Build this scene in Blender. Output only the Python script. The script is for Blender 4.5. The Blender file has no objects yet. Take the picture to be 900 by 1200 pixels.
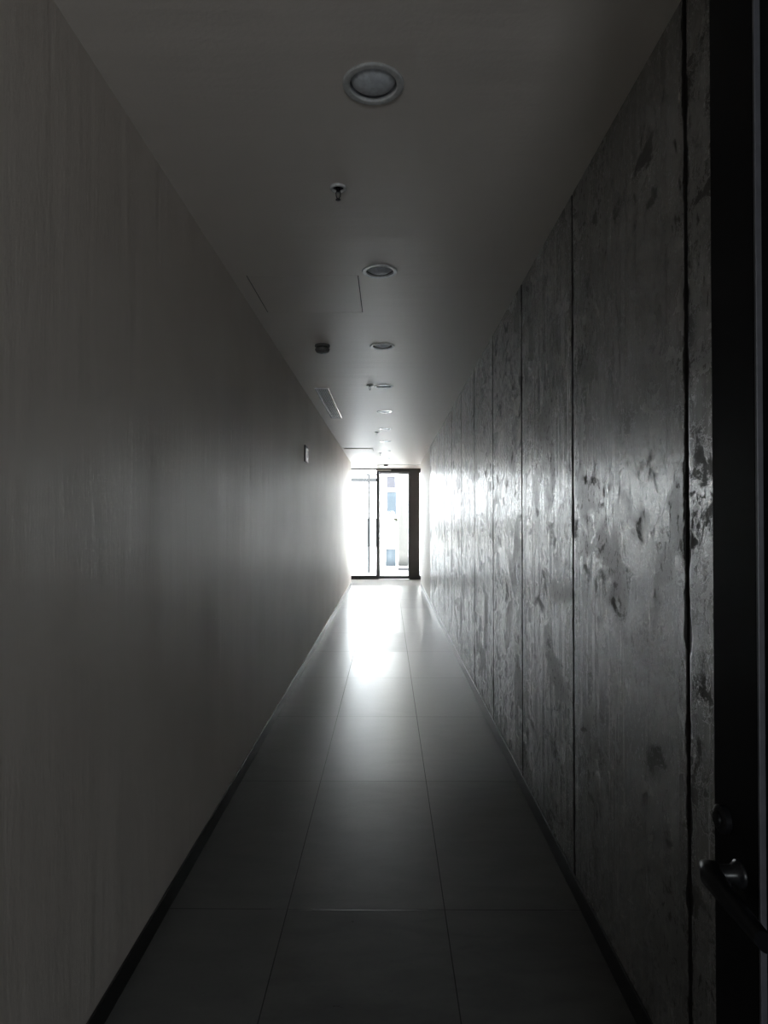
import bpy, bmesh, math, random
from mathutils import Vector, Matrix
random.seed(4)
C = bpy.context.scene.collection
S = bpy.context.scene

# ------------------------------------------------------------------ camera, world, light, exposure
CAM_H = 1.483
cam_d = bpy.data.cameras.new('camera')
cam_d.sensor_fit = 'VERTICAL'; cam_d.sensor_height = 36.0; cam_d.lens = 22.5
cam_d.clip_start = 0.02; cam_d.clip_end = 300
cam = bpy.data.objects.new('camera', cam_d); C.objects.link(cam)
cam.location = (0, 0, CAM_H)
cam.rotation_euler = (math.pi/2 + 10/750, 0, 5/750)
S.camera = cam

W = bpy.data.worlds.new('overcast_sky'); S.world = W; W.use_nodes = True
wn = W.node_tree.nodes; wl = W.node_tree.links
bg = wn['Background']
SKY = 14.0
tc = wn.new('ShaderNodeTexCoord'); sep = wn.new('ShaderNodeSeparateXYZ')
wl.new(tc.outputs['Generated'], sep.inputs[0])
rp = wn.new('ShaderNodeValToRGB')
rp.color_ramp.elements[0].position = 0.0; rp.color_ramp.elements[0].color = (0.90, 0.955, 1.0, 1)
rp.color_ramp.elements[1].position = 0.6; rp.color_ramp.elements[1].color = (0.86, 0.94, 1.0, 1)
wl.new(sep.outputs[2], rp.inputs[0]); wl.new(rp.outputs[0], bg.inputs[0])
bg.inputs[1].default_value = SKY

sun_d = bpy.data.lights.new('sun', 'SUN'); sun_d.energy = 43.0; sun_d.angle = math.radians(3); sun_d.color = (.97, .99, 1)
sun = bpy.data.objects.new('sun', sun_d); C.objects.link(sun); sun.rotation_euler = (math.radians(38), 0, math.radians(-25))

def portal(name, loc, rot, sx, sy):
    d = bpy.data.lights.new(name, 'AREA'); d.shape = 'RECTANGLE'; d.size = sx; d.size_y = sy
    d.cycles.is_portal = True
    o = bpy.data.objects.new(name, d); C.objects.link(o); o.location = loc; o.rotation_euler = rot
portal('daylight_portal', (-.09, 16.32, 1.4), (-math.pi/2, 0, 0), 1.98, 2.8)

vs = S.view_settings
S.display_settings.display_device = 'sRGB'
vs.view_transform = 'Standard'; vs.look = 'None'; vs.exposure = 0.62; vs.gamma = 1.0; vs.use_curve_mapping = False
S.cycles.max_bounces = 16; S.cycles.diffuse_bounces = 10; S.cycles.glossy_bounces = 8
S.cycles.transparent_max_bounces = 12
S.cycles.sample_clamp_indirect = 25.0
S.cycles.caustics_reflective = True

# ------------------------------------------------------------------ helpers
class NT:
    def __init__(s, name):
        s.m = bpy.data.materials.new(name); s.m.use_nodes = True
        s.n = s.m.node_tree.nodes; s.l = s.m.node_tree.links
        s.b = s.n['Principled BSDF']; s.out = s.n['Material Output']
    def new(s, t, **k):
        x = s.n.new(t)
        for a, v in k.items(): setattr(x, a, v)
        return x
    def put(s, sock, v):
        if hasattr(v, 'is_output') or isinstance(v, bpy.types.NodeSocket): s.l.new(v, sock)
        else: sock.default_value = v
    def math(s, op, a, b=0.0, c=0.0, clamp=False):
        x = s.new('ShaderNodeMath', operation=op, use_clamp=clamp)
        s.put(x.inputs[0], a); s.put(x.inputs[1], b); s.put(x.inputs[2], c); return x.outputs[0]
    def pos(s):
        x = s.new('ShaderNodeTexCoord'); return x.outputs['Object']
    def xyz(s, v):
        x = s.new('ShaderNodeSeparateXYZ'); s.l.new(v, x.inputs[0]); return x.outputs
    def mapv(s, v, scale=(1,1,1), loc=(0,0,0)):
        x = s.new('ShaderNodeMapping'); s.l.new(v, x.inputs[0]); x.inputs['Scale'].default_value = scale
        x.inputs['Location'].default_value = loc; return x.outputs[0]
    def noise(s, v, scale, detail=4, rough=.5, dist=0.0):
        x = s.new('ShaderNodeTexNoise'); s.l.new(v, x.inputs['Vector']); x.inputs['Scale'].default_value = scale
        x.inputs['Detail'].default_value = detail; x.inputs['Roughness'].default_value = rough
        x.inputs['Distortion'].default_value = dist; return x.outputs[0]
    def ramp(s, f, p0, p1, c0=0.0, c1=1.0):
        x = s.new('ShaderNodeMapRange', interpolation_type='SMOOTHSTEP'); s.put(x.inputs[0], f)
        x.inputs[1].default_value = p0; x.inputs[2].default_value = p1
        x.inputs[3].default_value = c0; x.inputs[4].default_value = c1; return x.outputs[0]
    def mix(s, f, a, b):
        x = s.new('ShaderNodeMix', data_type='RGBA'); s.put(x.inputs[0], f)
        for i, v in ((6, a), (7, b)):
            s.put(x.inputs[i], (*v, 1) if isinstance(v, tuple) else v)
        return x.outputs[2]
    def bump(s, h, strength=.3, dist=.01, normal=None):
        x = s.new('ShaderNodeBump'); s.l.new(h, x.inputs['Height'])
        x.inputs['Strength'].default_value = strength; x.inputs['Distance'].default_value = dist
        if normal is not None: s.l.new(normal, x.inputs['Normal'])
        return x.outputs[0]
    def set(s, base=None, rough=None, normal=None, metal=None, spec=None):
        if base is not None: s.put(s.b.inputs['Base Color'], (*base, 1) if isinstance(base, tuple) else base)
        if rough is not None: s.put(s.b.inputs['Roughness'], rough)
        if normal is not None: s.put(s.b.inputs['Normal'], normal)
        if metal is not None: s.b.inputs['Metallic'].default_value = metal
        if spec is not None: s.put(s.b.inputs['Specular IOR Level'], spec)
        return s.m

def simple(name, col, rough=.5, metal=0.0, grain=0.0, gscale=60, spec=.5):
    t = NT(name); p = t.pos()
    n = t.noise(p, gscale, 3)
    c2 = tuple(max(0, c*(1-.18)) for c in col)
    t.set(base=t.mix(t.ramp(n, .35, .65), c2, col), rough=rough, metal=metal, spec=spec)
    if grain: t.set(normal=t.bump(n, grain, .002))
    return t.m

class MB:
    def __init__(s): s.bm = bmesh.new()
    def box(s, x0, x1, y0, y1, z0, z1, bev=0.0):
        r = bmesh.ops.create_cube(s.bm, size=1.0)
        for v in r['verts']:
            v.co = Vector(((x0+x1)/2 + v.co.x*(x1-x0), (y0+y1)/2 + v.co.y*(y1-y0), (z0+z1)/2 + v.co.z*(z1-z0)))
        if bev:
            es = list({e for v in r['verts'] for e in v.link_edges})
            bmesh.ops.bevel(s.bm, geom=es, offset=bev, segments=2, affect='EDGES', profile=.5)
        return s
    def lathe(s, prof, n=48, cx=0, cy=0, cz=0, axis='Z', closed=False):
        rings = []
        for r, z in prof:
            ring = []
            for i in range(n):
                a = 2*math.pi*i/n; p = (r*math.cos(a), r*math.sin(a), z)
                if axis == 'X': p = (p[2], p[0], p[1])
                elif axis == 'Y': p = (p[0], p[2], p[1])
                ring.append(s.bm.verts.new((p[0]+cx, p[1]+cy, p[2]+cz)))
            rings.append(ring)
        pairs = list(zip(rings[:-1], rings[1:])) + ([(rings[-1], rings[0])] if closed else [])
        for A, B in pairs:
            for i in range(n):
                j = (i+1) % n; s.bm.faces.new((A[i], A[j], B[j], B[i]))
        if not closed:
            if prof[0][0] > 1e-6: s.bm.faces.new(rings[0])
            if prof[-1][0] > 1e-6: s.bm.faces.new(list(reversed(rings[-1])))
        return s
    def tube(s, pts, rad, n=14):
        pts = [Vector(p) for p in pts]; rings = []
        for k, p in enumerate(pts):
            d = (pts[min(k+1, len(pts)-1)] - pts[max(k-1, 0)]).normalized()
            u = d.orthogonal().normalized() if k == 0 else (rings[-1][1] - d*rings[-1][1].dot(d)).normalized()
            w = d.cross(u); r = rad[k] if isinstance(rad, (list, tuple)) else rad
            rr = r if isinstance(r, tuple) else (r, r)
            rings.append(([s.bm.verts.new(p + u*rr[0]*math.cos(2*math.pi*i/n) + w*rr[1]*math.sin(2*math.pi*i/n)) for i in range(n)], u))
        for (A, _), (B, _) in zip(rings[:-1], rings[1:]):
            for i in range(n): s.bm.faces.new((A[i], A[(i+1) % n], B[(i+1) % n], B[i]))
        s.bm.faces.new(list(reversed(rings[0][0]))); s.bm.faces.new(rings[-1][0])
        return s
    def build(s, name, mat, parent=None, smooth=None):
        bmesh.ops.remove_doubles(s.bm, verts=s.bm.verts, dist=1e-6)
        bmesh.ops.recalc_face_normals(s.bm, faces=s.bm.faces)
        me = bpy.data.meshes.new(name); s.bm.to_mesh(me); s.bm.free()
        me.materials.append(mat)
        if smooth is not None:
            for p in me.polygons: p.use_smooth = True
            me.set_sharp_from_angle(angle=math.radians(smooth))
        o = bpy.data.objects.new(name, me); C.objects.link(o)
        if parent is not None: o.parent = parent
        return o

def tag(o, label=None, cat=None, group=None, kind=None):
    if label: o['label'] = label
    if cat: o['category'] = cat
    if group: o['group'] = group
    if kind: o['kind'] = kind
    return o
def empty(name, loc=(0,0,0), rz=0):
    o = bpy.data.objects.new(name, None); C.objects.link(o); o.location = loc; o.rotation_euler = (0,0,rz)
    o.empty_display_size = .1; return o
def copy_tree(o, parent=None):
    c = o.copy(); C.objects.link(c); c.parent = parent
    for ch in list(o.children): copy_tree(ch, c)
    return c

# ------------------------------------------------------------------ dimensions
XL, XR = -.8435, .7385          # corridor side walls
ZC = CAM_H + 1.311              # ceiling
YB = -3.2                       # back end of the corridor behind the camera
YE = 14.55                      # where the corridor opens into the entrance bay
YG = 16.2                       # glazed front
LX0, LX1 = -1.08, .90            # entrance bay sides
J0, JP = 1.585, 0.975           # concrete joints
YCON = J0 + JP*10               # end of concrete
T = .2

# ------------------------------------------------------------------ materials
def m_wall():
    t = NT('painted_plaster'); p = t.pos()
    streak = t.noise(t.mapv(p, (1, 2.4, .28)), 2.6, 4, .48, .4)
    fine = t.noise(t.mapv(p, (1, 3, .6)), 9, 3, .5)
    cloud = t.noise(p, 1.3, 3, .5)
    col = t.mix(t.ramp(cloud, .3, .7), (.71, .645, .585), (.78, .715, .655))
    t.set(base=col, rough=t.math('MULTIPLY_ADD', streak, .26, .36))
    peel = t.noise(t.mapv(p, (1, 110, 30)), 1.0, 1, .5)
    h = t.math('ADD', t.math('ADD', streak, t.math('MULTIPLY', fine, .12)), t.math('MULTIPLY', peel, .07))
    f1 = t.noise(t.mapv(p, (1, 1500, 900)), 1.0, 0); f2 = t.noise(t.mapv(p, (1, 1500, 900), (5, 31, 17)), 1.0, 0)
    fac = t.new('ShaderNodeCombineXYZ')
    t.l.new(t.math('MULTIPLY', t.math('SUBTRACT', f1, .5), .9), fac.inputs[1])
    t.l.new(t.math('MULTIPLY', t.math('SUBTRACT', f2, .5), .4), fac.inputs[2])
    va = t.new('ShaderNodeVectorMath', operation='ADD'); t.l.new(t.bump(h, .6, .011), va.inputs[0]); t.l.new(fac.outputs[0], va.inputs[1])
    vn = t.new('ShaderNodeVectorMath', operation='NORMALIZE'); t.l.new(va.outputs[0], vn.inputs[0])
    t.set(normal=vn.outputs[0], spec=.7)
    return t.m
def m_ceiling():
    t = NT('ceiling_paint'); p = t.pos()
    n = t.math('ADD', t.noise(t.mapv(p, (.4, 3, 1)), 2.2, 3, .5), t.math('MULTIPLY', t.noise(p, 90, 1), .12))
    t.set(base=(.73, .675, .62), rough=.44, normal=t.bump(n, .5, .01))
    return t.m
def m_floor():
    t = NT('stone_floor_tile'); p = t.pos(); x, y, z = t.xyz(p)
    u = t.math('DIVIDE', t.math('ADD', x, .385 + 6.0), .6)
    v = t.math('DIVIDE', t.math('ADD', y, -.06 + 12.0), 1.2)
    def edge(c, size):
        f = t.math('FRACT', c); d = t.math('MINIMUM', f, t.math('SUBTRACT', 1.0, f)); return t.math('MULTIPLY', d, size)
    d = t.math('MINIMUM', edge(u, .6), edge(v, 1.2))
    joint = t.ramp(d, .0012, .0028, 1.0, 0.0)
    cell = t.new('ShaderNodeCombineXYZ'); t.l.new(t.math('FLOOR', u), cell.inputs[0]); t.l.new(t.math('FLOOR', v), cell.inputs[1])
    wn_ = t.new('ShaderNodeTexWhiteNoise', noise_dimensions='3D'); t.l.new(cell.outputs[0], wn_.inputs['Vector'])
    per = wn_.outputs['Value']
    n1 = t.noise(t.mapv(p, (1, 2.5, 1)), 4, 5, .6, .4); n2 = t.noise(p, 60, 3, .6)
    base = t.mix(t.ramp(n1, .25, .75), (.085, .085, .083), (.125, .125, .12))
    base = t.mix(t.math('MULTIPLY', per, .35), base, (.15, .15, .145))
    base = t.mix(t.math('MULTIPLY', t.ramp(n2, .5, .8), .25), base, (.05, .05, .05))
    base = t.mix(joint, base, (.018, .018, .018))
    r = t.math('MULTIPLY_ADD', n1, .14, .23)
    r = t.math('MULTIPLY_ADD', per, .05, r)
    r = t.math('MAXIMUM', r, t.math('MULTIPLY', joint, .7))
    # small tilt of each laid tile
    off = t.new('ShaderNodeVectorMath', operation='SUBTRACT'); t.l.new(wn_.outputs['Color'], off.inputs[0]); off.inputs[1].default_value = (.5, .5, .5)
    sc = t.new('ShaderNodeVectorMath', operation='MULTIPLY'); t.l.new(off.outputs[0], sc.inputs[0]); sc.inputs[1].default_value = (.012, .012, 0)
    geo = t.new('ShaderNodeNewGeometry')
    ad = t.new('ShaderNodeVectorMath', operation='ADD'); 
    near = t.math('LESS_THAN', v, 13.0)
    lay = t.new('ShaderNodeCombineXYZ'); t.l.new(t.math('MULTIPLY_ADD', near, -.018, .006), lay.inputs[1])
    ad0 = t.new('ShaderNodeVectorMath', operation='ADD'); t.l.new(geo.outputs['Normal'], ad0.inputs[0]); t.l.new(lay.outputs[0], ad0.inputs[1])
    t.l.new(ad0.outputs[0], ad.inputs[0]); t.l.new(sc.outputs[0], ad.inputs[1])
    nm = t.new('ShaderNodeVectorMath', operation='NORMALIZE'); t.l.new(ad.outputs[0], nm.inputs[0])
    h = t.math('SUBTRACT', t.math('ADD', t.math('MULTIPLY', n1, .6), t.math('MULTIPLY', n2, .12)), joint)
    t.set(base=base, rough=r, normal=t.bump(h, .25, .004, nm.outputs[0]), spec=.5)
    return t.m
def m_concrete():
    t = NT('board_marked_concrete'); p = t.pos(); x, y, z = t.xyz(p)
    wob = t.noise(t.mapv(p, (1, 1, 1)), 7, 4, .6)
    k = t.math('DIVIDE', t.math('ADD', y, -J0 + JP*40 + JP/2), JP)
    dj = t.math('ABSOLUTE', t.math('MULTIPLY', t.math('SUBTRACT', t.math('FRACT', k), .5), JP))
    cell = t.math('FLOOR', k)
    wn_ = t.new('ShaderNodeTexWhiteNoise', noise_dimensions='1D'); t.l.new(t.math('FLOOR', t.math('ADD', k, .5)), wn_.inputs['W'])
    per = wn_.outputs['Value']
    # vertical formwork streaks, trowel blotches, pits
    st = t.noise(t.mapv(p, (1, 22, .55)), 1.0, 6, .62, .25)
    st2 = t.noise(t.mapv(p, (1, 70, 6)), 1.0, 4, .6, .6)
    bl = t.noise(t.mapv(p, (1, 1.1, 1.0)), 3.2, 7, .68, .3)
    pit = t.noise(t.mapv(p, (1, 1.5, .7)), 34, 6, .68, .3)
    pit2 = t.noise(t.mapv(p, (1, .8, .9)), 10, 6, .7, .3)
    edge0 = t.ramp(y, J0-.02, J0+.05, 1.0, 0.0)
    pit2 = t.math('MULTIPLY_ADD', edge0, .035, pit2)
    pits = t.math('MAXIMUM', t.ramp(pit, .56, .62), t.math('MULTIPLY', t.ramp(pit2, .585, .63), .95))
    scuff = t.ramp(bl, .52, .62)
    # joints with ragged edges, and tie holes
    jr = t.math('SUBTRACT', dj, t.math('MULTIPLY', t.ramp(wob, .42, .7), .013))
    joint = t.ramp(jr, .006, .013, 1.0, 0.0)
    halo = t.math('MULTIPLY', t.ramp(dj, .0, .06, 1.0, 0.0), t.ramp(pit2, .42, .6))
    dz = t.math('MULTIPLY', t.math('SUBTRACT', z, 1.445), .55)
    hole = t.math('SQRT', t.math('ADD', t.math('MULTIPLY', dj, dj), t.math('MULTIPLY', dz, dz)))
    hole = t.ramp(t.math('SUBTRACT', hole, t.math('MULTIPLY', wob, .012)), .006, .014, 1.0, 0.0)
    dark = t.math('MAXIMUM', joint, hole)
    # horizontal hairlines
    base = t.mix(t.ramp(st, .3, .7), (.18, .177, .17), (.265, .262, .252))
    base = t.mix(t.math('MULTIPLY', per, .3), base, (.20, .195, .185))
    base = t.mix(t.math('MULTIPLY', scuff, .45), base, (.10, .095, .088))
    base = t.mix(t.math('MULTIPLY', pits, .75), base, (.05, .046, .042))
    base = t.mix(t.math('MULTIPLY', halo, .5), base, (.06, .05, .042))
    base = t.mix(t.math('MULTIPLY', dark, .95), base, (.012, .010, .009))
    r = t.math('MULTIPLY_ADD', st, .10, .21)
    r = t.math('MULTIPLY_ADD', scuff, .12, r)
    r = t.math('MULTIPLY_ADD', t.math('MAXIMUM', pits, dark), .3, r)
    spec = t.math('SUBTRACT', 1.0, t.math('MULTIPLY', t.math('MAXIMUM', dark, t.math('MAXIMUM', pits, t.math('MULTIPLY', scuff, .5))), .95))
    # minute vertical brushing of the cast face: many tiny facets turned sideways
    f1 = t.noise(t.mapv(p, (1, 1500, 900)), 1.0, 0); f2 = t.noise(t.mapv(p, (1, 1500, 900), (5, 31, 17)), 1.0, 0)
    fac = t.new('ShaderNodeCombineXYZ')
    t.l.new(t.math('MULTIPLY', t.math('SUBTRACT', f1, .5), 1.6), fac.inputs[1])
    t.l.new(t.math('MULTIPLY', t.math('SUBTRACT', f2, .5), .35), fac.inputs[2])
    h = t.math('ADD', t.math('MULTIPLY', st, .06), t.math('MULTIPLY', st2, .03))
    h = t.math('SUBTRACT', h, t.math('MULTIPLY', pits, .05))
    h = t.math('SUBTRACT', h, t.math('MULTIPLY', halo, .1))
    h = t.math('SUBTRACT', h, dark)
    bn = t.bump(h, .8, .012)
    va = t.new('ShaderNodeVectorMath', operation='ADD'); t.l.new(bn, va.inputs[0]); t.l.new(fac.outputs[0], va.inputs[1])
    vn = t.new('ShaderNodeVectorMath', operation='NORMALIZE'); t.l.new(va.outputs[0], vn.inputs[0]); nrm = vn.outputs[0]
    t.set(base=base, rough=r, normal=nrm, spec=spec)
    t.b.inputs['IOR'].default_value = 2.0
    return t.m
def m_glass():
    t = NT('clear_glass')
    tr = t.new('ShaderNodeBsdfTransparent'); tr.inputs[0].default_value = (.96, .965, .96, 1)
    gl = t.new('ShaderNodeBsdfGlossy'); gl.inputs['Roughness'].default_value = .02
    lw = t.new('ShaderNodeFresnel'); lw.inputs[0].default_value = 1.45
    mx = t.new('ShaderNodeMixShader'); t.l.new(lw.outputs[0], mx.inputs[0]); t.l.new(tr.outputs[0], mx.inputs[1]); t.l.new(gl.outputs[0], mx.inputs[2])
    t.l.new(mx.outputs[0], t.out.inputs['Surface'])
    return t.m
M = dict(
    wall=m_wall(), ceil=m_ceiling(), floor=m_floor(), conc=m_concrete(), glass=m_glass(),
    skirt=simple('black_skirting_metal', (.012, .012, .013), .34, spec=.6),
    mat=simple('grey_entrance_matting', (.34, .33, .32), .85, grain=.5, gscale=180),
    black=simple('black_powder_coat', (.003, .003, .0035), .6, spec=.12),
    bead=simple('dark_grey_aluminium', (.06, .06, .07), .45),
    chrome=simple('dark_steel', (.10, .10, .11), .22, 1.0),
    steel=simple('brushed_steel', (.55, .55, .56), .28, 1.0),
    frame=simple('grey_door_frame_paint', (.045, .043, .045), .5),
    panel=simple('dark_grey_panel', (.05, .05, .052), .6, grain=.4, gscale=120),
    lampw=simple('white_lamp_enamel', (.80, .80, .80), .3),
    lens=simple('frosted_lamp_lens', (.80, .84, .90), .45, spec=.5),
    baffle=simple('grey_lamp_baffle', (.16, .165, .18), .5),
    plast=simple('white_plastic', (.75, .74, .72), .4),
    dplast=simple('dark_plastic', (.02, .019, .018), .4),
    gplast=simple('grey_plastic', (.14, .135, .125), .45),
    grille=simple('grey_grille_metal', (.34, .36, .37), .4),
    dark=simple('void_dark', (.01, .01, .01), .9),
    facade=simple('white_render', (.86, .85, .82), .8, grain=.2),
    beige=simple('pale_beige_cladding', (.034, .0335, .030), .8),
    bglass=simple('blue_window_glass', (.030, .038, .045), .5, spec=.1),
    lglass=simple('lavender_window_blind', (.030, .030, .035), .5, spec=.1),
    olive=simple('olive_metal', (.012, .012, .007), .6, spec=.1),
    paving=simple('pale_paving', (.25, .25, .255), .8, grain=.3, gscale=20),
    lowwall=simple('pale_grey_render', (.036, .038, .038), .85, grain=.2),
    canopy=simple('grey_canopy_steel', (.022, .023, .024), .6, spec=.1),
    bhandle=simple('black_handle_metal', (.006, .006, .007), .32, spec=.25),
    enam=simple('glossy_white_enamel', (.82, .82, .82), .12, spec=.8),
    tint=simple('dark_tinted_glass', (.005, .006, .007), .25, spec=.04),
    cream=simple('end_wall_plaster', (.62, .59, .545), .55),
)

for k_ in ('enam', 'lens'):
    pb = M[k_].node_tree.nodes['Principled BSDF']
    pb.inputs['Subsurface Weight'].default_value = 1.0; pb.inputs['Subsurface Scale'].default_value = .03
    pb.inputs['Subsurface Radius'].default_value = (1, 1, 1)

# ------------------------------------------------------------------ setting
b = MB().box(LX0-T, LX1+T, YB, YE+.02, -T, 0)
tag(b.build('floor', M['floor']), 'grey stone tile floor reflecting the glazed entrance', kind='structure')
b = MB().box(LX0-T, LX1+T, YE+.02, YG+.12, -T, 0)
tag(b.build('floor_entrance', M['mat']), 'strip of matt pale grey floor before the glazed entrance', kind='structure')

# ceiling slab, later cut for the recessed lamps and hatches
LAMP_X = -.045
LAMP_Y = [1.905 + 1.443*i for i in range(9)]
HATCH = [(-.757, -.165, 3.41, 4.01), (-.80, -.28, 11.6, 12.1)]
ceil = MB().box(LX0-T, LX1+T, YB, YG+.12, ZC, ZC+T).build('ceiling', M['ceil'])
cut = MB()
for y in LAMP_Y: cut.lathe([(.079, ZC-.05), (.079, ZC+.1)], 48, LAMP_X, y)
for x0, x1, y0, y1 in HATCH: cut.box(x0-.005, x1+.005, y0-.005, y1+.005, ZC-.05, ZC+.06)
cutter = cut.build('cutter', M['dark'])
md = ceil.modifiers.new('b', 'BOOLEAN'); md.operation = 'DIFFERENCE'; md.object = cutter; md.solver = 'EXACT'
bpy.context.view_layer.update()
dg = bpy.context.evaluated_depsgraph_get()
me = bpy.data.meshes.new_from_object(ceil.evaluated_get(dg))
ceil.modifiers.clear(); ceil.data = me
bpy.data.objects.remove(cutter)
tag(ceil, 'pale painted corridor ceiling with a row of recessed lamps', kind='structure')

tag(MB().box(XL-T, XL, YB, YE, 0, ZC).build('wall_left', M['wall']), 'smooth off-white plaster wall along the left', kind='structure')
tag(MB().box(LX0-T, XL-T, YE-T, YE, 0, ZC).build('wall_left_return', M['wall']), kind='structure')
tag(MB().box(LX0-T, LX0, YE, YG+.12, 0, ZC).build('wall_left_entrance', M['wall']), kind='structure')
tag(MB().box(LX1, LX1+T, YE, YG+.12, 0, ZC).build('wall_right_entrance', M['wall']), kind='structure')
tag(MB().box(XR, XR+T, YCON, YE, 0, ZC).build('wall_right_end', M['cream']), 'pale plaster end of the right wall beside the glazed entrance', kind='structure')
tag(MB().box(XR+T, LX1+T, YE-T, YE, 0, ZC).build('wall_right_return', M['cream']), kind='structure')

# concrete wall with real joints between its formwork panels
bm = bmesh.new()
prof = []
y = J0 - JP*5
n = 0
prof.append((XR, YB))
g, dp = .006, .014
while y < YCON - .01:
    o1 = random.uniform(-.0012, .0012)
    prof += [(XR+prof[-1][0]*0+o1*0, y-g-.003), (XR+.002, y-g), (XR+dp, y-g*.4), (XR+dp, y+g*.4), (XR+.002, y+g), (XR, y+g+.003)]
    y += JP
prof.append((XR, YCON))
A = [bm.verts.new((px, py, 0)) for px, py in prof]; B_ = [bm.verts.new((px, py, ZC)) for px, py in prof]
for i in range(len(prof)-1): bm.faces.new((A[i], A[i+1], B_[i+1], B_[i]))
a0, a1 = bm.verts.new((XR+T, YB, 0)), bm.verts.new((XR+T, YCON, 0))
b0, b1 = bm.verts.new((XR+T, YB, ZC)), bm.verts.new((XR+T, YCON, ZC))
bm.faces.new((a0, a1, b1, b0)); bm.faces.new((A[0], a0, b0, B_[0])); bm.faces.new((A[-1], a1, b1, B_[-1]))
mb = MB(); mb.bm.free(); mb.bm = bm
tag(mb.build('wall_right', M['conc']), 'board marked grey concrete wall with vertical joints along the right', kind='structure')

tag(MB().box(XL, XL+.008, YB, YE, 0, .08, .002).build('baseboard_left', M['skirt']), 'black skirting at the foot of the left plaster wall', kind='structure')
tag(MB().box(XR-.008, XR, YB, YE, 0, .083, .002).build('baseboard_right', M['skirt']), 'black skirting at the foot of the concrete wall', kind='structure')

# wall behind the photographer; its window is added to light the near corridor
WB = dict(x0=-.50, x1=.40, z0=.95, z1=2.05)
b = MB()
b.box(XL-T, WB['x0'], YB-T, YB, 0, ZC); b.box(WB['x1'], XR+T, YB-T, YB, 0, ZC)
b.box(WB['x0'], WB['x1'], YB-T, YB, 0, WB['z0']); b.box(WB['x0'], WB['x1'], YB-T, YB, WB['z1'], ZC)
tag(b.build('wall_back', M['cream']), kind='structure')
wr = tag(empty('added_fill_window', (0, YB-.1, WB['z0'])), kind='structure')
b = MB()
zz = WB['z1']-WB['z0']
b.box(WB['x0'], WB['x0']+.04, -.03, .03, 0, zz); b.box(WB['x1']-.04, WB['x1'], -.03, .03, 0, zz)
b.box(WB['x0'], WB['x1'], -.03, .03, 0, .04); b.box(WB['x0'], WB['x1'], -.03, .03, zz-.04, zz)
b.build('window_frame', M['frame'], wr)
MB().box(WB['x0']+.04, WB['x1']-.04, -.004, .004, .04, zz-.04).build('window_pane', M['glass'], wr)
portal('fill_window_portal', ((WB['x0']+WB['x1'])/2, YB-.22, (WB['z0']+WB['z1'])/2), (math.pi/2, 0, 0), WB['x1']-WB['x0'], zz)

# ------------------------------------------------------------------ glazed entrance
zt = ZC
win = tag(empty('window_1', (0, YG, 0)), 'tall fixed glass panes of the entrance left of the glass door', kind='structure')
b = MB()
b.box(LX0, -.302, -.03, .03, .025, .095); b.box(LX0, -.302, -.03, .03, zt-.035, zt)
b.box(LX0, LX0+.05, -.03, .03, .095, zt-.035)
b.build('window_frame', M['frame'], win)
MB().box(LX0+.05, -.302, -.005, .005, .095, zt-.035).build('window_pane', M['glass'], win)
MB().box(LX0, -.302, -.045, .05, 0, .025).build('window_sill', M['frame'], win)
win3 = tag(empty('window_3', (0, YG, 0)), 'narrow glass side pane right of the dark entrance panel', kind='structure')
b = MB(); b.box(.792, LX1, -.03, .03, .025, .095); b.box(.792, LX1, -.03, .03, zt-.11, zt); b.box(LX1-.05, LX1, -.03, .03, .095, zt-.11)
b.build('window_frame', M['frame'], win3)
MB().box(.792, LX1-.05, -.005, .005, .095, zt-.11).build('window_pane', M['glass'], win3)
MB().box(.792, LX1, -.045, .05, 0, .025).build('window_sill', M['frame'], win3)
tag(MB().box(-.302, -.232, -.05, .05, 0, zt).build('trim_1', M['frame']), 'dark mullion post between the entrance panes', kind='structure').location = (0, YG, 0)
tag(MB().box(.529, .792, -.06, .05, 0, zt, .004).build('trim_2', M['panel']), 'wide dark grey panel right of the glass entrance door', kind='structure').location = (0, YG, 0)
tag(MB().box(-.232, .529, -.05, .05, zt-.095, zt).build('trim_3', M['frame']), 'dark header over the glass entrance door', kind='structure').location = (0, YG, 0)
dr = tag(empty('door_1', (0, YG, 0)), 'glass entrance door at the far end of the corridor', kind='structure')
b = MB(); b.box(-.23, -.205, -.03, .03, .012, zt-.10); b.box(.507, .527, -.03, .03, .012, zt-.10)
b.box(-.205, .507, -.03, .03, .012, .085); b.box(-.205, .507, -.03, .03, zt-.128, zt-.10)
b.build('door_frame', M['frame'], dr)
MB().box(-.205, .507, -.006, .006, .085, zt-.128).build('door_pane', M['glass'], dr)
h = MB().lathe([(.022, 0), (.022, -.008), (.009, -.009), (.009, -.045)], 24, -.217, -.03, 1.008, 'Y')
h.tube([(-.217, -.07, 1.008), (-.19, -.072, 1.008), (-.09, -.072, 1.006)], [.009, .009, .008])
h.build('door_handle', M['steel'], dr, 40)
b = MB().box(-.29, .07, -.10, -.05, zt-.06, zt-.028, .005)
b.build('door_closer', M['plast'], dr)

# shallow ceiling track and sensor before the door
tag(MB().box(-.25, LX1, 14.98, 15.03, ZC-.012, ZC+.002).build('trim_4', M['plast']), 'thin ceiling strip before the glazed entrance', kind='structure')
sd = tag(empty('motion_sensor', (-.055, 14.94, ZC)), 'small dark sensor on the ceiling just before the glass door', 'sensor')
MB().box(-.05, .05, -.035, .035, -.04, 0, .006).build('sensor_housing', M['gplast'], sd)
MB().box(-.035, .035, -.04, -.033, -.032, -.012, .002).build('sensor_window', M['dplast'], sd)

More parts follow.
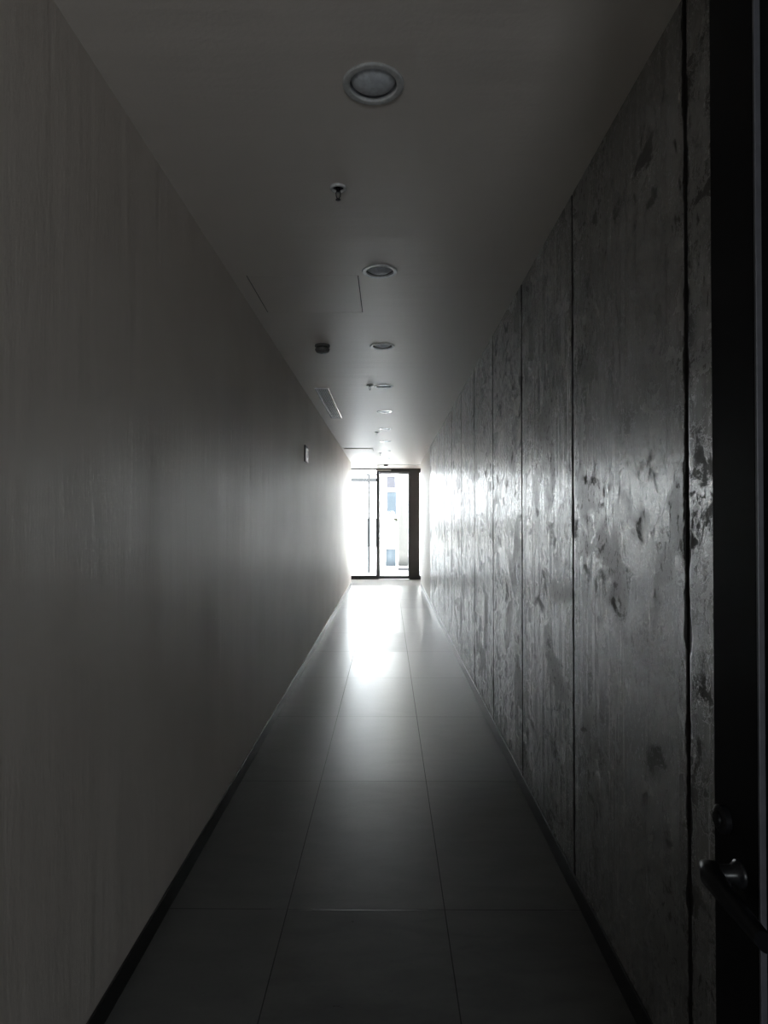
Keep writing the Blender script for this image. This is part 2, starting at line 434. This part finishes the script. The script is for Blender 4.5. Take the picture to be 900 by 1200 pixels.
# ------------------------------------------------------------------ open glazed door beside the camera
XD, YF = .418, .830             # leaf face, free edge
d2 = tag(empty('door_2', (XD, YF, 0)), 'open black framed glass door at the right edge of the photo', kind='structure')
LW, LH, LT = .98, 2.55, .045
b = MB(); b.box(0, LT, -.100, 0, .008, LH, .003); b.box(0, LT, -LW, -LW+.10, .008, LH, .003)
b.box(0, LT, -LW+.10, -.10, .008, .12); b.box(0, LT, -LW+.10, -.10, LH-.10, LH)
b.build('door_frame', M['black'], d2)
b = MB(); b.box(-.001, .012, -.1045, -.1003, .12, LH-.10, .001); b.box(-.001, .012, -LW+.1003, -LW+.1045, .12, LH-.10, .001)
b.box(-.001, .012, -LW+.1045, -.1045, .12, .1245, .001); b.box(-.001, .012, -LW+.1045, -.1045, LH-.1045, LH-.10, .001)
b.build('glazing_bead', M['bead'], d2)
MB().box(.0058, LT*.55, -LW+.104, -.104, .124, LH-.104).build('door_pane', M['tint'], d2)
h = MB().lathe([(.016, 0), (.016, -.003), (.0145, -.0045), (.010, -.010), (.010, -.034)], 32, 0, -.062, 1.064, 'X')
h.tube([(-.026, -.060, 1.064), (-.034, -.063, 1.064), (-.037, -.074, 1.063), (-.036, -.11, 1.058), (-.034, -.17, 1.053)],
       [(.014, .010), (.018, .012), (.021, .013), (.020, .011), (.015, .009)], 18)
h.build('door_handle', M['bhandle'], d2, 50)
h = MB().lathe([(.017, 0), (.017, -.007), (.013, -.009), (.0085, -.009), (.0085, -.012)], 32, 0, -.028, 1.113, 'X')
h.build('lock_cylinder', M['bhandle'], d2, 40)
b = MB(); b.box(-.02, .055, -LW-.065, -LW-.004, 0, ZC); b.box(.055, XR-XD, -LW-.05, -LW-.02, 0, ZC)
b.build('door_jamb', M['black'], d2)

# ------------------------------------------------------------------ recessed ceiling lamps
lamp = empty('recessed_downlight', (LAMP_X, LAMP_Y[0], ZC))
MB().lathe([(.070, .004), (.0705, -.004), (.073, -.006), (.088, -.006), (.0915, -.004), (.0925, -.001), (.0925, .0), (.076, .0)], 64, closed=True).build('trim_ring', M['enam'], lamp, 12)
MB().lathe([(.0705, .003), (.066, .015), (.068, .016), (.076, .016), (.076, .003)], 64, closed=True).build('baffle', M['baffle'], lamp, 35)
MB().lathe([(.0, -.007), (.03, -.0055), (.052, -.001), (.066, .0085), (.068, .017), (0, .017)], 64).build('lens', M['lens'], lamp, 40)
LL = ['large unlit round downlight nearest the camera, alone at the top of the ceiling',
      'second round downlight from the camera, just right of the ceiling hatch corner',
      'third round downlight from the camera, level with the smoke detector',
      'fourth round downlight from the camera, touching a sprinkler on its left',
      'fifth round downlight from the camera, right of the far half of the air grille',
      'sixth round downlight from the camera, beside the third sprinkler',
      'seventh round downlight from the camera, thin pale ring between two sprinklers',
      'eighth round downlight from the camera, beside the far sprinkler and level with the far hatch',
      'ninth and farthest round downlight, closest to the glass entrance']
for i, y in enumerate(LAMP_Y):
    o = lamp if i == 0 else copy_tree(lamp)
    o.location = (LAMP_X, y, ZC); tag(o, LL[i], 'ceiling light', 'recessed downlights along the corridor ceiling')

# ------------------------------------------------------------------ sprinklers
spr = empty('fire_sprinkler', (-.197, 2.5, ZC))
MB().lathe([(.021, .0), (.022, -.006), (.0255, -.010), (.031, -.008), (.033, -.003), (.033, .0)], 40).build('escutcheon', M['enam'], spr, 40)
MB().lathe([(.0, .0), (.021, .0), (.021, -.0015), (.009, -.002), (.009, -.010), (.004, -.011), (.004, -.018), (0, -.018)], 24).build('nozzle', M['chrome'], spr, 40)
b = MB()
for s in (-1, 1): b.tube([(s*.004, 0, -.010), (s*.009, 0, -.024), (s*.007, 0, -.038), (0, 0, -.047)], .0018, 8)
b.build('yoke', M['chrome'], spr, 40)
b = MB().lathe([(0, -.046), (.004, -.046), (.010, -.048), (.0105, -.050), (0, -.050)], 24)
b.build('deflector', M['chrome'], spr, 40)
SL = ['nearest pendent fire sprinkler, between the two nearest downlights',
      'second fire sprinkler from the camera, against the fourth downlight',
      'third fire sprinkler from the camera, beside the sixth downlight',
      'farthest small fire sprinkler, on the bright ceiling near the entrance']
for i, (x, y) in enumerate([(-.197, 2.5), (-.178, 6.17), (-.165, 9.45), (-.154, 12.4)]):
    o = spr if i == 0 else copy_tree(spr)
    o.location = (x, y, ZC); tag(o, SL[i], 'sprinkler', 'fire sprinklers along the corridor ceiling')

# ------------------------------------------------------------------ smoke detector
sm = tag(empty('smoke_detector', (-.492, 4.76, ZC)), 'round smoke detector hanging from the ceiling left of the third downlight', 'smoke detector')
MB().lathe([(0, 0), (.056, 0), (.057, -.012), (.052, -.018), (0, -.018)], 40).build('base', M['gplast'], sm, 40)
MB().lathe([(0, -.018), (.046, -.018), (.046, -.030), (0, -.030)], 40).build('sensing_slot', M['dplast'], sm, 40)
MB().lathe([(0, -.030), (.054, -.030), (.055, -.038), (.046, -.054), (.030, -.060), (0, -.061)], 40).build('cover', M['gplast'], sm, 40)
MB().lathe([(0, -.0585), (.012, -.0585), (.012, -.064), (.008, -.066), (0, -.066)], 20, .012, .022).build('indicator', M['plast'], sm, 40)

# ------------------------------------------------------------------ air grille
x0, x1, y0, y1 = -.728, -.590, 6.30, 8.12
gr = tag(empty('air_grille', (x0, y0, ZC)), 'long narrow white air grille in the ceiling beside the left wall', 'vent')
w, l = x1-x0, y1-y0
b = MB(); f = .022
b.box(0, f, 0, l, -.012, 0, .002); b.box(w-f, w, 0, l, -.012, 0, .002); b.box(f, w-f, 0, f, -.012, 0, .002); b.box(f, w-f, l-f, l, -.012, 0, .002)
b.build('grille_frame', M['enam'], gr)
b = MB()
for i in range(5):
    xx = f + (w-2*f)*(i+.5)/5; b.box(xx-.004, xx+.004, f, l-f, -.010, -.002)
for i in range(1, 6):
    yy = l*i/6; b.box(f, w-f, yy-.006, yy+.006, -.0095, -.003)
b.build('grille_blades', M['grille'], gr)
MB().box(f, w-f, f, l-f, -.002, 0).build('grille_backing', M['gplast'], gr)

# ------------------------------------------------------------------ access hatches
for (hx0, hx1, hy0, hy1), lab, dz in ((HATCH[0], 'large square ceiling access hatch just past the second downlight', 0.0),
                                     (HATCH[1], 'far access hatch, short dark edged panel in the bright ceiling near the entrance', -.012)):
    h = tag(empty('access_hatch', (hx0, hy0, ZC+dz)), lab, 'ceiling hatch', 'ceiling access hatches')
    MB().box(0, hx1-hx0, 0, hy1-hy0, 0, .016, .001).build('hatch_panel', M['ceil'], h)
    ww, hh = hx1-hx0, hy1-hy0
    b = MB()
    b.box(-.0048, ww+.0048, -.0048, hh+.0048, .0165, .04)
    zb = .0025 - dz
    b.box(-.0048, -.0008, -.0048, hh+.0048, zb, .0165); b.box(ww+.0008, ww+.0048, -.0048, hh+.0048, zb, .0165)
    b.box(-.0008, ww+.0008, -.0048, -.0008, zb, .0165); b.box(-.0008, ww+.0008, hh+.0008, hh+.0048, zb, .0165)
    b.build('hatch_frame', M['dark'], h)

# ------------------------------------------------------------------ wall sign
ws = tag(empty('wall_sign', (XL, 6.40, 2.16)), 'small white sign plate with its shaded near edge coloured dark high on the left wall', 'sign')
MB().box(0, .013, 0, .22, -.083, .083, .002).build('backplate', M['dplast'], ws)  # shade on the sign's near side is put into this dark colour
MB().box(.013, .017, .006, .214, -.077, .060, .001).build('face', M['enam'], ws)
MB().box(.017, .0175, .10, .15, -.03, .0, 0).build('mark', M['gplast'], ws)

# ------------------------------------------------------------------ outside
tag(MB().box(-14, 14, YG+.12, 45, -.25, -.02).build('paving', M['paving']), 'pale paving outside the glazed entrance', kind='structure')
bd = tag(empty('building', (0, 19.4, 0)), 'pale building with blue windows seen through the glass door', 'building')
MB().box(-.30, 5.0, 0, .4, -.02, 4.2).build('wall', M['facade'], bd)
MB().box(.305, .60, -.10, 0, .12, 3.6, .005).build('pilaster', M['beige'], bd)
MB().box(.30, .62, -.13, 0, -.02, .05).build('plinth', M['frame'], bd)
K = 19.35/750
def wpart(name, px0, px1, py0, py1, m):
    X0, X1 = (px0-455)*K, (px1-455)*K; Z1, Z0 = CAM_H+(610-py0)*K, CAM_H+(610-py1)*K
    r = MB(); e = .018
    r.box(X0-e, X0, -.04, 0, Z0-e, Z1+e); r.box(X1, X1+e, -.04, 0, Z0-e, Z1+e); r.box(X0, X1, -.04, 0, Z0-e, Z0); r.box(X0, X1, -.04, 0, Z1, Z1+e)
    fr = r.build('window_frame', M['lampw'], bd)
    MB().box(X0, X1, -.02, 0, Z0, Z1).build('pane', m, fr)
wpart('w', 453, 463.5, 558, 572, M['lglass'])
wpart('w', 453.5, 464.5, 576, 603.5, M['bglass'])
wpart('w', 452, 464, 643, 663.5, M['bglass'])
MB().box(.05, .28, -.12, 0, CAM_H-.02, CAM_H+.075, .006).build('ac_unit', M['olive'], bd)  # olive box standing for an air conditioner, gives no light
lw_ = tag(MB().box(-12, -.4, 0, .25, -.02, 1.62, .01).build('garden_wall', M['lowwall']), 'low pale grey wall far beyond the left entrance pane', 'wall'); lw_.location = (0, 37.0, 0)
cp = tag(empty('canopy_frame', (-.56, 18.4, 0)), 'slim grey post and beam outside the left entrance pane', 'canopy')
MB().box(-.03, .03, -.03, .03, -.02, 2.78).build('post', M['canopy'], cp)
MB().box(-5, 5.5, -2.08, -1.0, 2.86, 2.98).build('sky_blocker', M['canopy'], cp)  # unseen slab added to keep high sky light off the walls by the door
b = MB(); b.box(-3, .25, -.04, .04, 2.60, 2.70); b.box(-3, .25, -.03, .03, 2.78, 2.82); b.build('beam', M['canopy'], cp)
